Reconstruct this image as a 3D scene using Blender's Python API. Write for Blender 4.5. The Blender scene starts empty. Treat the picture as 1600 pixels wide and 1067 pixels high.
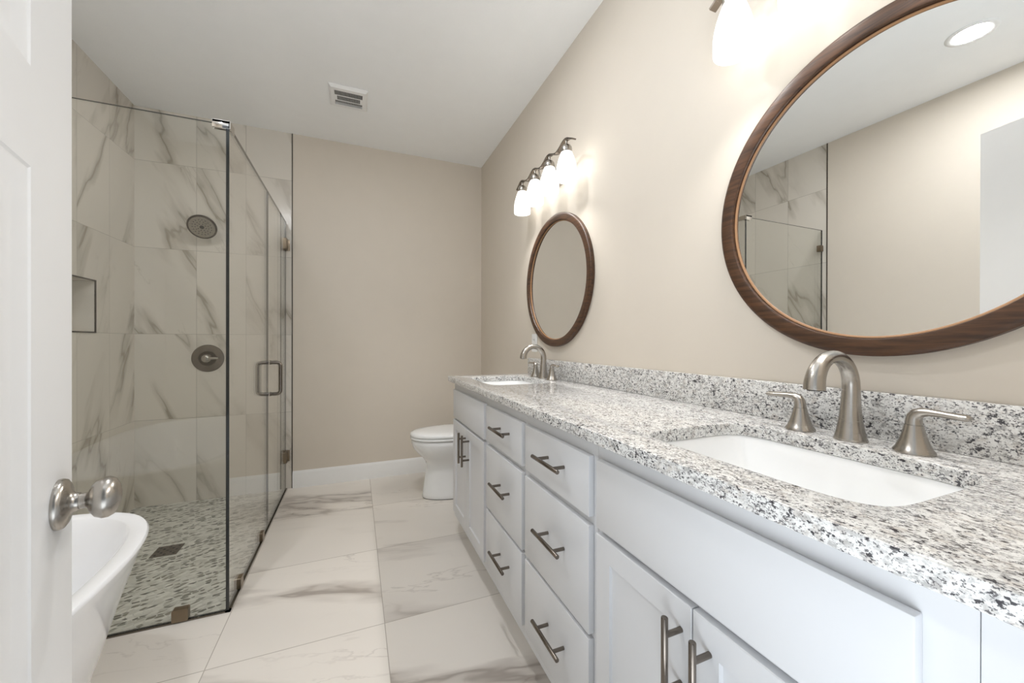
import bpy, bmesh, math, random
from mathutils import Vector, Matrix
random.seed(7)
sc = bpy.context.scene
col = sc.collection

# ------------------------------------------------------------------ camera
FPX = 599.57
fw = Vector((0.37752506, 0.92599788, -0.00165946)).normalized()
rt = Vector((0.92599901, -0.37752273, 0.00155651)).normalized()
upv = rt.cross(fw).normalized()
cam_d = bpy.data.cameras.new('camera')
cam = bpy.data.objects.new('camera', cam_d); col.objects.link(cam)
cam_d.sensor_width = 36.0; cam_d.lens = FPX / 1600 * 36.0
cam_d.clip_start = 0.01; cam_d.clip_end = 100
M = Matrix(((rt.x, upv.x, -fw.x, 0.0), (rt.y, upv.y, -fw.y, 0.0), (rt.z, upv.z, -fw.z, 1.15), (0, 0, 0, 1)))
cam.matrix_world = M
sc.camera = cam

# ------------------------------------------------------------------ colour management, world, daylight
sc.view_settings.view_transform = 'Standard'
sc.view_settings.look = 'None'
sc.view_settings.gamma = 1.0
sc.view_settings.use_curve_mapping = False
sc.view_settings.exposure = 1.08
sc.cycles.max_bounces = 10
sc.cycles.diffuse_bounces = 6
sc.cycles.glossy_bounces = 5
sc.cycles.transmission_bounces = 6
sc.cycles.transparent_max_bounces = 24
sc.cycles.caustics_reflective = False
sc.cycles.caustics_refractive = False
sc.cycles.sample_clamp_indirect = 6.0

world = bpy.data.worlds.new('world'); sc.world = world
world.use_nodes = True
wb = world.node_tree.nodes['Background']
# daylight of the adjoining room; lower half boosted as added fill for the ceiling
_nt = world.node_tree
_tc = _nt.nodes.new('ShaderNodeTexCoord'); _sp = _nt.nodes.new('ShaderNodeSeparateXYZ'); _mr = _nt.nodes.new('ShaderNodeMapRange')
_nt.links.new(_tc.outputs['Generated'], _sp.inputs[0]); _nt.links.new(_sp.outputs[2], _mr.inputs[0])
_mr.inputs[1].default_value = -.40; _mr.inputs[2].default_value = .02; _mr.inputs[3].default_value = 2.35; _mr.inputs[4].default_value = .19
wb.inputs[0].default_value = (0.86, 0.93, 1.0, 1); 
# added boost from the left, to brighten the cabinet fronts
_ma = _nt.nodes.new('ShaderNodeMapRange'); _mm = _nt.nodes.new('ShaderNodeMath'); _mm.operation = 'MULTIPLY'
_nt.links.new(_sp.outputs[0], _ma.inputs[0])
_ma.inputs[1].default_value = -.15; _ma.inputs[2].default_value = -.75; _ma.inputs[3].default_value = .55; _ma.inputs[4].default_value = 1.8
_nt.links.new(_mr.outputs[0], _mm.inputs[0]); _nt.links.new(_ma.outputs[0], _mm.inputs[1]); _nt.links.new(_mm.outputs[0], wb.inputs[1])

def area_light(name, loc, rot, sx, sy, power, color):
    l = bpy.data.lights.new(name, 'AREA'); l.shape = 'RECTANGLE'; l.size = sx; l.size_y = sy
    l.energy = power; l.color = color
    o = bpy.data.objects.new(name, l); col.objects.link(o)
    o.location = loc; o.rotation_euler = rot
    return o
# daylight of the adjoining room through the widened opening behind the camera
pl = area_light('opening_portal', (-.20, -0.10, 1.38), (math.radians(90), 0, 0), 1.42, 2.75, 1.0, (1, 1, 1))
pl.data.cycles.is_portal = True

SHADE_EMIT = .50
BULB_POWER = 2.7
DOWNLIGHT_EMIT = 126.0

# ------------------------------------------------------------------ dimensions (metres; camera at x=0 y=0 z=1.15)
XR, XL, YB, YN, ZC = 1.0826, -1.4053, 3.4144, 0.04, 2.7593
TILE_EDGE = -0.4575          # where the shower tile stops on the back wall
TILE_Y0 = 1.925              # where it stops on the left wall
GX, GY, GT = -0.4954, 1.958, 2.062   # glass corner and top
MIR_Z = 1.497; MIR_R = 0.38
FIX = ((1.962, 'far'), (0.489, 'near'))

# ------------------------------------------------------------------ material helpers
def new_mat(name):
    m = bpy.data.materials.new(name); m.use_nodes = True
    nt = m.node_tree
    b = nt.nodes['Principled BSDF']
    return m, nt, b
class NB:
    """small node builder"""
    def __init__(s, nt): s.nt = nt
    def n(s, t, **kw):
        o = s.nt.nodes.new(t)
        for k, v in kw.items(): setattr(o, k, v)
        return o
    def put(s, sock, v):
        if isinstance(v, bpy.types.NodeSocket): s.nt.links.new(v, sock)
        elif v is not None: sock.default_value = v
    def math(s, op, a, b=None, c=None, clamp=False):
        o = s.n('ShaderNodeMath', operation=op, use_clamp=clamp)
        s.put(o.inputs[0], a); s.put(o.inputs[1], b); s.put(o.inputs[2], c)
        return o.outputs[0]
    def vmath(s, op, a, b=None):
        o = s.n('ShaderNodeVectorMath', operation=op)
        s.put(o.inputs[0], a); s.put(o.inputs[1], b)
        return o.outputs[0]
    def comb(s, x, y, z):
        o = s.n('ShaderNodeCombineXYZ')
        for i, v in enumerate((x, y, z)): s.put(o.inputs[i], v)
        return o.outputs[0]
    def sep(s, v):
        o = s.n('ShaderNodeSeparateXYZ'); s.put(o.inputs[0], v); return o.outputs
    def noise(s, vec, scale, detail=4, rough=.55, dist=0.0):
        o = s.n('ShaderNodeTexNoise'); s.put(o.inputs['Vector'], vec)
        o.inputs['Scale'].default_value = scale; o.inputs['Detail'].default_value = detail
        o.inputs['Roughness'].default_value = rough; o.inputs['Distortion'].default_value = dist
        return o.outputs
    def smooth(s, v, a, b, lo=0.0, hi=1.0):
        o = s.n('ShaderNodeMapRange', interpolation_type='SMOOTHSTEP')
        s.put(o.inputs[0], v)
        for i, x in ((1, a), (2, b), (3, lo), (4, hi)): o.inputs[i].default_value = x
        return o.outputs[0]
    def mix(s, f, a, b):
        o = s.n('ShaderNodeMix', data_type='RGBA')
        s.put(o.inputs[0], f)
        for i, v in ((6, a), (7, b)):
            if isinstance(v, bpy.types.NodeSocket): s.nt.links.new(v, o.inputs[i])
            else: o.inputs[i].default_value = (*v[:3], 1)
        return o.outputs[2]
    def coord(s): return s.n('ShaderNodeTexCoord').outputs['Object']
    def bump(s, h, strength, dist, bsdf):
        o = s.n('ShaderNodeBump'); o.inputs['Strength'].default_value = strength
        o.inputs['Distance'].default_value = dist; s.put(o.inputs['Height'], h)
        s.nt.links.new(o.outputs[0], bsdf.inputs['Normal'])

def srgb(r, g, b):
    f = lambda c: c / 12.92 if c <= .04045 else ((c + .055) / 1.055) ** 2.4
    return (f(r / 255), f(g / 255), f(b / 255))

def plain(name, c, rough=.5, metal=0.0, coat=0.0, bump=None, spec=.5):
    m, nt, b = new_mat(name)
    nb = NB(nt)
    v = nb.coord()
    n = nb.noise(v, 9.0, 3)[0]
    c2 = tuple(x * .965 for x in c)
    nt.links.new(nb.mix(n, c, c2), b.inputs['Base Color'])
    b.inputs['Roughness'].default_value = rough; b.inputs['Metallic'].default_value = metal
    b.inputs['Coat Weight'].default_value = coat; b.inputs['Specular IOR Level'].default_value = spec
    if bump:
        nb.bump(nb.noise(v, bump[0], 3)[0], bump[1], bump[2], b)
    return m

def marble(name, ax, origin, size, base, vein, grout, gw=.0022, rough=.22, scale=1.5, ang=35, vstr=1.0, aniso=.42, umin=None, mlo=.42, mhi=.62, warpa=.30):
    m, nt, b = new_mat(name); nb = NB(nt)
    P = nb.sep(nb.coord())
    u, v = P[ax[0]], P[ax[1]]
    uc = nb.math('MAXIMUM', u, umin) if umin is not None else u
    us = nb.math('DIVIDE', nb.math('SUBTRACT', uc, origin[0]), size[0])
    vs = nb.math('DIVIDE', nb.math('SUBTRACT', v, origin[1]), size[1])
    cu, cv = nb.math('FLOOR', us), nb.math('FLOOR', vs)
    wn = nb.n('ShaderNodeTexWhiteNoise', noise_dimensions='2D')
    nt.links.new(nb.comb(cu, cv, 0.0), wn.inputs['Vector'])
    rnd = wn.outputs['Color']; rv = wn.outputs['Value']
    # rotate the face coordinates so that veins run diagonally, squash along the vein
    a = math.radians(ang); ca, sa = math.cos(a), math.sin(a)
    p = nb.math('ADD', nb.math('MULTIPLY', u, ca), nb.math('MULTIPLY', v, sa))
    q = nb.math('SUBTRACT', nb.math('MULTIPLY', v, ca), nb.math('MULTIPLY', u, sa))
    base_v = nb.comb(nb.math('MULTIPLY', p, aniso), q, 0.0)
    off = nb.vmath('MULTIPLY', rnd, (7.0, 9.0, 5.0))
    vec = nb.vmath('ADD', base_v, off)
    warp = nb.noise(vec, scale * 1.7, 3)[1]
    vec2 = nb.vmath('ADD', vec, nb.vmath('MULTIPLY', nb.vmath('SUBTRACT', warp, (.5, .5, .5)), (warpa, warpa, warpa)))
    n1 = nb.noise(vec2, scale, 5, .5)[0]
    n2 = nb.noise(vec2, scale * 2.1, 6, .55)[0]
    msk = nb.smooth(nb.noise(vec, scale * 1.3, 2)[0], mlo, mhi)
    d1 = nb.math('ABSOLUTE', nb.math('SUBTRACT', n1, .5))
    d2 = nb.math('ABSOLUTE', nb.math('SUBTRACT', n2, .52))
    soft = nb.math('MULTIPLY', nb.smooth(d1, .0, .055, 1, 0), .55)
    core = nb.math('MULTIPLY', nb.smooth(d1, .0, .012, 1, 0), .45)
    thin = nb.math('MULTIPLY', nb.smooth(d2, .0, .010, 1, 0), .35)
    s = nb.math('MULTIPLY', nb.math('ADD', soft, core), msk)
    s = nb.math('ADD', s, nb.math('MULTIPLY', thin, nb.smooth(nb.noise(vec, scale * 1.1, 2)[0], .5, .66)))
    s = nb.math('MULTIPLY', s, vstr, clamp=True)
    cloud = nb.smooth(nb.noise(vec2, scale * .9, 3)[0], .3, .75)
    bc = nb.mix(nb.math('MULTIPLY', cloud, .55), base, tuple(x * .86 for x in base))
    bc = nb.mix(s, bc, vein)
    # grout
    fu = nb.math('SUBTRACT', us, cu); fv = nb.math('SUBTRACT', vs, cv)
    eu = nb.math('MULTIPLY', nb.math('MINIMUM', fu, nb.math('SUBTRACT', 1.0, fu)), size[0])
    ev = nb.math('MULTIPLY', nb.math('MINIMUM', fv, nb.math('SUBTRACT', 1.0, fv)), size[1])
    e = nb.math('MINIMUM', eu, ev)
    g = nb.smooth(e, gw * .4, gw * .6, 1, 0)
    nt.links.new(nb.mix(g, bc, grout), b.inputs['Base Color'])
    rr = nb.math('ADD', rough, nb.math('MULTIPLY', g, .5))
    nt.links.new(rr, b.inputs['Roughness'])
    nb.bump(nb.smooth(e, 0, gw, 0, 1), .35, .001, b)
    return m

def granite(name):
    m, nt, b = new_mat(name); nb = NB(nt)
    v = nb.coord()
    mp = nb.n('ShaderNodeMapping'); nt.links.new(v, mp.inputs[0])
    mp.inputs['Rotation'].default_value = (.3, .2, .35); mp.inputs['Scale'].default_value = (2.5, 1.7, 2.5)
    p = mp.outputs[0]
    big = nb.noise(p, 7.0, 2)[0]
    tan = nb.smooth(nb.noise(p, 26.0, 5, .65)[0], .52, .63)
    grey = nb.smooth(nb.noise(nb.vmath('ADD', p, (3.1, 0, 1.0)), 46.0, 6, .68)[0], .485, .58)
    gm = nb.math('MULTIPLY', grey, nb.smooth(big, .30, .62, .40, 1.0))
    dk = nb.noise(nb.vmath('ADD', p, (0, 5.2, 2.0)), 62.0, 5, .62)[0]
    dk = nb.math('ADD', dk, nb.math('MULTIPLY', nb.math('SUBTRACT', nb.noise(nb.vmath('ADD', p, (9, 1, 4)), 15.0, 3)[0], .5), .26))
    dark = nb.smooth(dk, .567, .62)
    vor = nb.n('ShaderNodeTexVoronoi'); nt.links.new(p, vor.inputs['Vector']); vor.inputs['Scale'].default_value = 210
    spk = nb.math('MULTIPLY', nb.smooth(vor.outputs['Distance'], .16, .3, 1, 0),
                  nb.smooth(nb.sep(vor.outputs['Color'])[0], .80, .86))
    c = nb.mix(nb.noise(p, 90, 3)[0], srgb(240, 240, 238), srgb(212, 211, 208))
    c = nb.mix(nb.math('MULTIPLY', tan, .42), c, srgb(178, 166, 154))
    c = nb.mix(nb.math('MULTIPLY', gm, .60), c, srgb(130, 127, 126))
    dk2 = nb.noise(nb.vmath('ADD', p, (4, 2.2, 7.0)), 130.0, 4, .6)[0]
    dk2 = nb.math('ADD', dk2, nb.math('MULTIPLY', nb.math('SUBTRACT', nb.noise(nb.vmath('ADD', p, (2, 6, 1)), 22.0, 3)[0], .5), .30))
    c = nb.mix(nb.math('MULTIPLY', nb.smooth(dk2, .555, .605), .8), c, srgb(58, 55, 60))
    c = nb.mix(nb.math('MULTIPLY', dark, .93), c, srgb(38, 36, 44))
    c = nb.mix(nb.math('MULTIPLY', spk, .8), c, srgb(60, 56, 58))
    nt.links.new(c, b.inputs['Base Color'])
    b.inputs['Roughness'].default_value = .10
    return m

def pebble(name):
    m, nt, b = new_mat(name); nb = NB(nt)
    P = nb.sep(nb.coord())
    wob = nb.noise(nb.coord(), 9.0, 2)[0]
    ang = math.radians(18); ca, sa = math.cos(ang), math.sin(ang)
    p = nb.math('ADD', nb.math('MULTIPLY', P[0], ca), nb.math('MULTIPLY', P[1], sa))
    q = nb.math('SUBTRACT', nb.math('MULTIPLY', P[1], ca), nb.math('MULTIPLY', P[0], sa))
    q = nb.math('ADD', q, nb.math('MULTIPLY', wob, .03))
    vec = nb.comb(nb.math('MULTIPLY', p, 36.0), nb.math('MULTIPLY', q, 74.0), 0.0)
    v1 = nb.n('ShaderNodeTexVoronoi', voronoi_dimensions='2D'); nt.links.new(vec, v1.inputs['Vector']); v1.inputs['Scale'].default_value = 1
    v2 = nb.n('ShaderNodeTexVoronoi', voronoi_dimensions='2D', feature='DISTANCE_TO_EDGE'); nt.links.new(vec, v2.inputs['Vector']); v2.inputs['Scale'].default_value = 1
    stone = nb.smooth(v2.outputs['Distance'], .05, .11)
    r = nb.sep(v1.outputs['Color'])[0]; r2 = nb.sep(v1.outputs['Color'])[1]
    pale = nb.mix(r2, srgb(226, 224, 216), srgb(186, 184, 174))
    darkc = nb.mix(r2, srgb(96, 95, 84), srgb(140, 136, 122))
    cc = nb.mix(nb.smooth(r, .66, .70), pale, darkc)
    c = nb.mix(stone, srgb(206, 205, 198), cc)
    nt.links.new(c, b.inputs['Base Color'])
    b.inputs['Roughness'].default_value = .45
    nb.bump(nb.smooth(v2.outputs['Distance'], 0, .25), .5, .003, b)
    return m

def wood(name):
    m, nt, b = new_mat(name); nb = NB(nt)
    mp = nb.n('ShaderNodeMapping'); nt.links.new(nb.coord(), mp.inputs[0])
    mp.inputs['Scale'].default_value = (60, 7, 110); mp.inputs['Rotation'].default_value = (.12, 0, 0)
    n = nb.noise(mp.outputs[0], 1.0, 6, .62, .5)[0]
    n2 = nb.noise(nb.coord(), 6.0, 3)[0]
    c = nb.mix(nb.smooth(n, .3, .7), srgb(42, 26, 16), srgb(92, 62, 40))
    c = nb.mix(nb.math('MULTIPLY', n2, .5), c, srgb(70, 46, 29))
    nt.links.new(c, b.inputs['Base Color']); b.inputs['Roughness'].default_value = .38
    nb.bump(n, .15, .001, b)
    return m

def glass_pane(name, tint=(.964, .969, .958)):
    m = bpy.data.materials.new(name); m.use_nodes = True; nt = m.node_tree; nt.nodes.clear(); nb = NB(nt)
    geo = nb.n('ShaderNodeNewGeometry')
    dt = nb.n('ShaderNodeVectorMath', operation='DOT_PRODUCT')
    nt.links.new(geo.outputs['Normal'], dt.inputs[0]); nt.links.new(geo.outputs['Incoming'], dt.inputs[1])
    c = nb.math('ABSOLUTE', dt.outputs['Value'])
    k = nb.math('POWER', nb.math('SUBTRACT', 1.0, c, clamp=True), 5.0)
    f = nb.math('ADD', .042, nb.math('MULTIPLY', k, .9), clamp=True)
    tr = nb.n('ShaderNodeBsdfTransparent'); tr.inputs[0].default_value = (*tint, 1)
    gl = nb.n('ShaderNodeBsdfGlossy'); gl.inputs['Roughness'].default_value = 0.0; gl.inputs[0].default_value = (1, 1, 1, 1)
    mx = nb.n('ShaderNodeMixShader'); out = nb.n('ShaderNodeOutputMaterial')
    nt.links.new(f, mx.inputs[0]); nt.links.new(tr.outputs[0], mx.inputs[1]); nt.links.new(gl.outputs[0], mx.inputs[2])
    nt.links.new(mx.outputs[0], out.inputs[0])
    return m

def emit(name, c, s):
    m = bpy.data.materials.new(name); m.use_nodes = True; nt = m.node_tree; nt.nodes.clear(); nb = NB(nt)
    e = nb.n('ShaderNodeEmission'); e.inputs[0].default_value = (*c, 1); e.inputs[1].default_value = s
    o = nb.n('ShaderNodeOutputMaterial'); nt.links.new(e.outputs[0], o.inputs[0])
    return m

def frosted(name, s):
    """white frosted lamp glass: lit through from the bulb inside, with a glow of its own"""
    m, nt, b = new_mat(name); nb = NB(nt)
    tl = nb.n('ShaderNodeBsdfTranslucent'); tl.inputs[0].default_value = (.9, .9, .88, 1)
    b.inputs['Base Color'].default_value = (.88, .88, .87, 1); b.inputs['Roughness'].default_value = .25
    mx = nb.n('ShaderNodeMixShader'); mx.inputs[0].default_value = .55
    nt.links.new(b.outputs[0], mx.inputs[1]); nt.links.new(tl.outputs[0], mx.inputs[2])
    e = nb.n('ShaderNodeEmission'); e.inputs[0].default_value = (1, .975, .94, 1); e.inputs[1].default_value = s
    ad = nb.n('ShaderNodeAddShader')
    nt.links.new(mx.outputs[0], ad.inputs[0]); nt.links.new(e.outputs[0], ad.inputs[1])
    nt.links.new(ad.outputs[0], nt.nodes['Material Output'].inputs[0])
    return m

def mirror_mat(name):
    m, nt, b = new_mat(name)
    b.inputs['Base Color'].default_value = (.90, .91, .90, 1); b.inputs['Metallic'].default_value = 1; b.inputs['Roughness'].default_value = 0.0
    return m

def nickel(name, c, rough=.3):
    m, nt, b = new_mat(name); nb = NB(nt)
    mp = nb.n('ShaderNodeMapping'); nt.links.new(nb.coord(), mp.inputs[0]); mp.inputs['Scale'].default_value = (30, 30, 900)
    n = nb.noise(mp.outputs[0], 1.0, 3)[0]
    nt.links.new(nb.mix(n, c, tuple(x * .96 for x in c)), b.inputs['Base Color'])
    nt.links.new(nb.math('ADD', rough - .01, nb.math('MULTIPLY', n, .02)), b.inputs['Roughness'])
    b.inputs['Metallic'].default_value = 1
    return m

PAINT = plain('greige_paint', srgb(215, 206, 193), .6, bump=(260, .05, .001))
CEIL = plain('ceiling_paint', srgb(247, 248, 248), .8, bump=(140, .25, .002))
WHITE = plain('white_cabinet_paint', srgb(213, 214, 216), .38)
DOORW = plain('white_door_paint', srgb(232, 232, 232), .3)
TRIMW = plain('white_trim_paint', srgb(238, 238, 237), .35)
PORC = plain('white_porcelain', srgb(240, 241, 241), .09, coat=.4)
ACRY = plain('white_acrylic', srgb(240, 241, 243), .16, coat=.3)
DARK = plain('dark_recess', srgb(30, 27, 24), .8)
GAP = plain('dark_grey', srgb(70, 70, 68), .8)
RUBBER = plain('black_rubber', srgb(24, 24, 24), .5)
BRONZE = plain('bronze_trim', srgb(62, 54, 46), .35, metal=.9)
NICK = nickel('brushed_nickel', srgb(180, 175, 168), .27)
NICKD = nickel('dark_brushed_nickel', srgb(122, 114, 106), .27)
CLAMP = nickel('satin_clamp_metal', srgb(140, 126, 108), .32)
CHROME = nickel('polished_metal', srgb(215, 213, 210), .10)
GLASS = glass_pane('clear_glass')
GEDGE = plain('glass_edge_green', srgb(9, 18, 21), .12, spec=.8)
MIRR = mirror_mat('mirror_silver')
WOOD = wood('dark_walnut')
WOODL = plain('pale_wood_lip', srgb(168, 128, 92), .45)
GRAN = granite('speckled_granite')
PEB = pebble('pebble_mosaic')
W_BASE, W_VEIN, W_GR = srgb(220, 214, 204), srgb(152, 143, 128), srgb(158, 152, 142)
TB = marble('marble_tile_back', (0, 2), (-1.060, -0.004), (.2995, .599), W_BASE, W_VEIN, W_GR, ang=-62, vstr=.85, rough=.2, scale=2.1, aniso=.24, umin=-1.350, mlo=.36, mhi=.56, warpa=.16)
TL = marble('marble_tile_left', (1, 2), (2.829, -0.004), (.2995, .599), W_BASE, W_VEIN, W_GR, ang=66, vstr=.85, rough=.2, scale=2.1, aniso=.24, mlo=.36, mhi=.56, warpa=.16)
FT = marble('marble_floor_tile', (0, 1), (.1109, 1.6397), (.598, .598), srgb(228, 222, 214), srgb(150, 140, 131), srgb(176, 168, 158), gw=.003, rough=.3, scale=1.9, ang=-14, vstr=.85, aniso=.26, mlo=.33, mhi=.55, warpa=.22)
FROST = frosted('frosted_shade_glass', SHADE_EMIT)
BULB = emit('lit_bulb', (1, .975, .94), 4.5)
DOWN = emit('lit_downlight_lens', (.96, .975, 1.0), DOWNLIGHT_EMIT)

# ------------------------------------------------------------------ mesh helpers
def finish(bm, name, mat, parent=None, smooth_deg=35, slots=None):
    bmesh.ops.recalc_face_normals(bm, faces=bm.faces)
    lim = math.radians(smooth_deg)
    for f in bm.faces: f.smooth = True
    for e in bm.edges:
        e.smooth = not (len(e.link_faces) == 2 and e.calc_face_angle(0) > lim)
    me = bpy.data.meshes.new(name); bm.to_mesh(me); bm.free()
    me.materials.append(mat)
    for s in (slots or []): me.materials.append(s)
    o = bpy.data.objects.new(name, me); col.objects.link(o)
    if parent is not None:
        o.parent = parent
        o.matrix_parent_inverse = Matrix.Identity(4)
    return o
def tag(o, label=None, cat=None, group=None, kind=None):
    if label: o['label'] = label
    if cat: o['category'] = cat
    if group: o['group'] = group
    if kind: o['kind'] = kind
    return o
def empty(name, loc=(0, 0, 0), rz=0.0):
    o = bpy.data.objects.new(name, None); col.objects.link(o); o.location = loc; o.rotation_euler = (0, 0, rz)
    o.empty_display_size = .05
    return o
def box(bm, x0, x1, y0, y1, z0, z1, bev=0.0, mi=0, seg=2):
    r = bmesh.ops.create_cube(bm, size=1.0)
    vs = r['verts']
    for v in vs:
        v.co = Vector(((x0 + x1) / 2 + v.co.x * (x1 - x0), (y0 + y1) / 2 + v.co.y * (y1 - y0), (z0 + z1) / 2 + v.co.z * (z1 - z0)))
    fs = {f for v in vs for f in v.link_faces}
    for f in fs: f.material_index = mi
    if bev > 0:
        es = {e for v in vs for e in v.link_edges}
        bmesh.ops.bevel(bm, geom=list(es), offset=bev, segments=seg, affect='EDGES', profile=.5)
def B(*boxes, bev=0.0):
    bm = bmesh.new()
    for b in boxes: box(bm, *b, bev=bev)
    return bm
def frame_for(d):
    d = Vector(d).normalized()
    a = Vector((0, 0, 1)) if abs(d.z) < .9 else Vector((1, 0, 0))
    x = a.cross(d).normalized(); y = d.cross(x)
    return x, y, d
def lathe(bm, prof, origin=(0, 0, 0), axis=(0, 0, 1), seg=40, close=False, mi=0):
    """prof: list of (radius, height along axis)"""
    x, y, d = frame_for(axis); o = Vector(origin)
    rings = []
    for r, h in prof:
        if r < 1e-6: rings.append([bm.verts.new(o + d * h)])
        else: rings.append([bm.verts.new(o + d * h + (x * math.cos(2 * math.pi * i / seg) + y * math.sin(2 * math.pi * i / seg)) * r) for i in range(seg)])
    pairs = list(zip(rings, rings[1:]))
    if close: pairs.append((rings[-1], rings[0]))
    for a, b in pairs:
        for i in range(seg):
            j = (i + 1) % seg
            if len(a) == 1 and len(b) == 1: continue
            if len(a) == 1: f = bm.faces.new((a[0], b[i], b[j]))
            elif len(b) == 1: f = bm.faces.new((a[i], b[0], a[j]))
            else: f = bm.faces.new((a[i], b[i], b[j], a[j]))
            f.material_index = mi
def loft(bm, loops, cap0=True, cap1=True, closed=False):
    rs = [[bm.verts.new(p) for p in lp] for lp in loops]
    n = len(rs[0])
    pr = list(zip(rs, rs[1:]))
    if closed: pr.append((rs[-1], rs[0]))
    for a, b in pr:
        for i in range(n):
            j = (i + 1) % n
            bm.faces.new((a[i], b[i], b[j], a[j]))
    if not closed:
        if cap0: bm.faces.new(rs[0])
        if cap1: bm.faces.new(list(reversed(rs[-1])))
def tube(bm, pts, rad, seg=20, squash=None):
    """pts: list of points; rad: radius or list; squash: list of (sx, sy) cross section factors"""
    pts = [Vector(p) for p in pts]; n = len(pts)
    if not isinstance(rad, (list, tuple)): rad = [rad] * n
    loops = []; px = None
    for i, p in enumerate(pts):
        t = (pts[min(i + 1, n - 1)] - pts[max(i - 1, 0)]).normalized()
        if px is None: x, y, _ = frame_for(t)
        else:
            x = (px - t * px.dot(t)).normalized(); y = t.cross(x)
        px = x
        sx, sy = squash[i] if squash else (1, 1)
        loops.append([p + (x * math.cos(2 * math.pi * k / seg) * sx + y * math.sin(2 * math.pi * k / seg) * sy) * rad[i] for k in range(seg)])
    loft(bm, loops)
def arc(c, r, a0, a1, n, ex, ez):
    c = Vector(c); ex = Vector(ex); ez = Vector(ez)
    return [c + ex * math.cos(a0 + (a1 - a0) * i / n) * r + ez * math.sin(a0 + (a1 - a0) * i / n) * r for i in range(n + 1)]
def superell(cx, cy, a, b, n, z, seg=64):
    out = []
    for i in range(seg):
        t = 2 * math.pi * i / seg
        c, s = math.cos(t), math.sin(t)
        out.append(Vector((cx + a * math.copysign(abs(c) ** (2 / n), c), cy + b * math.copysign(abs(s) ** (2 / n), s), z)))
    return out
def rrect(w, h, r, seg=6):
    pts = []
    for cx, cy, a in ((w / 2 - r, h / 2 - r, 0), (-w / 2 + r, h / 2 - r, 90), (-w / 2 + r, -h / 2 + r, 180), (w / 2 - r, -h / 2 + r, 270)):
        for i in range(seg + 1):
            t = math.radians(a + 90 * i / seg); pts.append((cx + r * math.cos(t), cy + r * math.sin(t)))
    return pts

# ------------------------------------------------------------------ the setting
def struct(name, bm, mat, label=None, slots=None, parent=None):
    o = finish(bm, name, mat, parent, slots=slots)
    if parent is None: tag(o, label, None, None, 'structure')
    return o
T = .12
# floor in two pieces: marble tile, pebble shower floor
bm = bmesh.new()
box(bm, GX - .012, XR + T, YN - T, YB + T, -.10, 0)
box(bm, XL - T, GX - .012, YN - T, GY - .004, -.10, 0)
tag(struct('floor', bm, FT), 'large marble look floor tiles in the bathroom', 'floor')
bm = B((XL - T, GX - .012, GY - .004, YB + T, -.10, -.002))
tag(struct('floor_shower', bm, PEB), 'pebble mosaic floor of the shower', 'shower floor')
struct('ceiling', B((XL - T, XR + T, YN - T, YB + T, ZC, ZC + .1)), CEIL, 'smooth white ceiling')
struct('wall_right', B((XR, XR + T, YN - T, YB + T, 0, ZC)), PAINT, 'greige wall behind the mirrors')
bw = struct('wall_back', B((TILE_EDGE, XR, YB, YB + T, 0, ZC)), PAINT, 'greige wall behind the toilet')
finish(B((XL - T, TILE_EDGE, YB, YB + T, -.01, ZC)), 'wall_tile', TB, bw)
# left wall with the niche
NY0, NY1, NZ0, NZ1, ND = 2.655, 2.984, 1.200, 1.492, .095
lw = struct('wall_left', B((XL - T, XL, YN - T, TILE_Y0, 0, ZC)), PAINT, 'greige wall behind the bathtub')
bm = B((XL - T, XL, TILE_Y0, NY0, -.01, ZC), (XL - T, XL, NY1, YB, -.01, ZC), (XL - T, XL, NY0, NY1, -.01, NZ0), (XL - T, XL, NY0, NY1, NZ1, ZC),
       (XL - T, XL - ND, NY0, NY1, NZ0, NZ1))
finish(bm, 'wall_tile', TL, lw)
# doorway wall (the camera stands in the doorway), gap widened to let in light
DX0, DX1, DZ = -.222, .50, 2.075
struct('wall_near', B((DX1 + .02, XR, YN - T, YN, 0, ZC), (XL - T, -.90, YN - T, YN, 0, ZC)), PAINT, 'greige wall around the doorway')
struct('trim_1', B((DX1, DX1 + .02, YN - T, YN, 0, ZC)), TRIMW, 'white door jamb')

def baseboard(name, p0, p1, n, label):
    """profile extruded from p0 to p1; n = inward normal"""
    p0, p1, n = Vector(p0), Vector(p1), Vector(n)
    prof = [(0, 0), (.014, 0), (.014, .100), (.0125, .104), (.0125, .108), (.010, .116), (.006, .126), (.004, .131), (0, .131)]
    bm = bmesh.new()
    a = [bm.verts.new(p0 + n * d + Vector((0, 0, z))) for d, z in prof]
    b = [bm.verts.new(p1 + n * d + Vector((0, 0, z))) for d, z in prof]
    k = len(prof)
    for i in range(k): bm.faces.new((a[i], b[i], b[(i + 1) % k], a[(i + 1) % k]))
    bm.faces.new(a); bm.faces.new(list(reversed(b)))
    return struct(name, bm, TRIMW, label)
baseboard('baseboard_back', (TILE_EDGE + .004, YB, 0), (XR, YB, 0), (0, -1, 0), 'white baseboard under the back wall')
baseboard('baseboard_left', (XL, YN, 0), (XL, TILE_Y0 - .004, 0), (1, 0, 0), 'white baseboard under the left wall')
baseboard('baseboard_right', (XR, 2.36, 0), (XR, YB - .014, 0), (-1, 0, 0), 'white baseboard beside the toilet')
# bronze tile-edge strips
struct('trim_2', B((TILE_EDGE - .001, TILE_EDGE + .004, YB - .004, YB, 0, ZC)), BRONZE, 'dark metal strip at the tile edge on back wall')
struct('trim_3', B((XL, XL + .004, TILE_Y0 - .004, TILE_Y0 + .001, 0, ZC)), BRONZE, 'dark metal strip at the tile edge on left wall')
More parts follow.
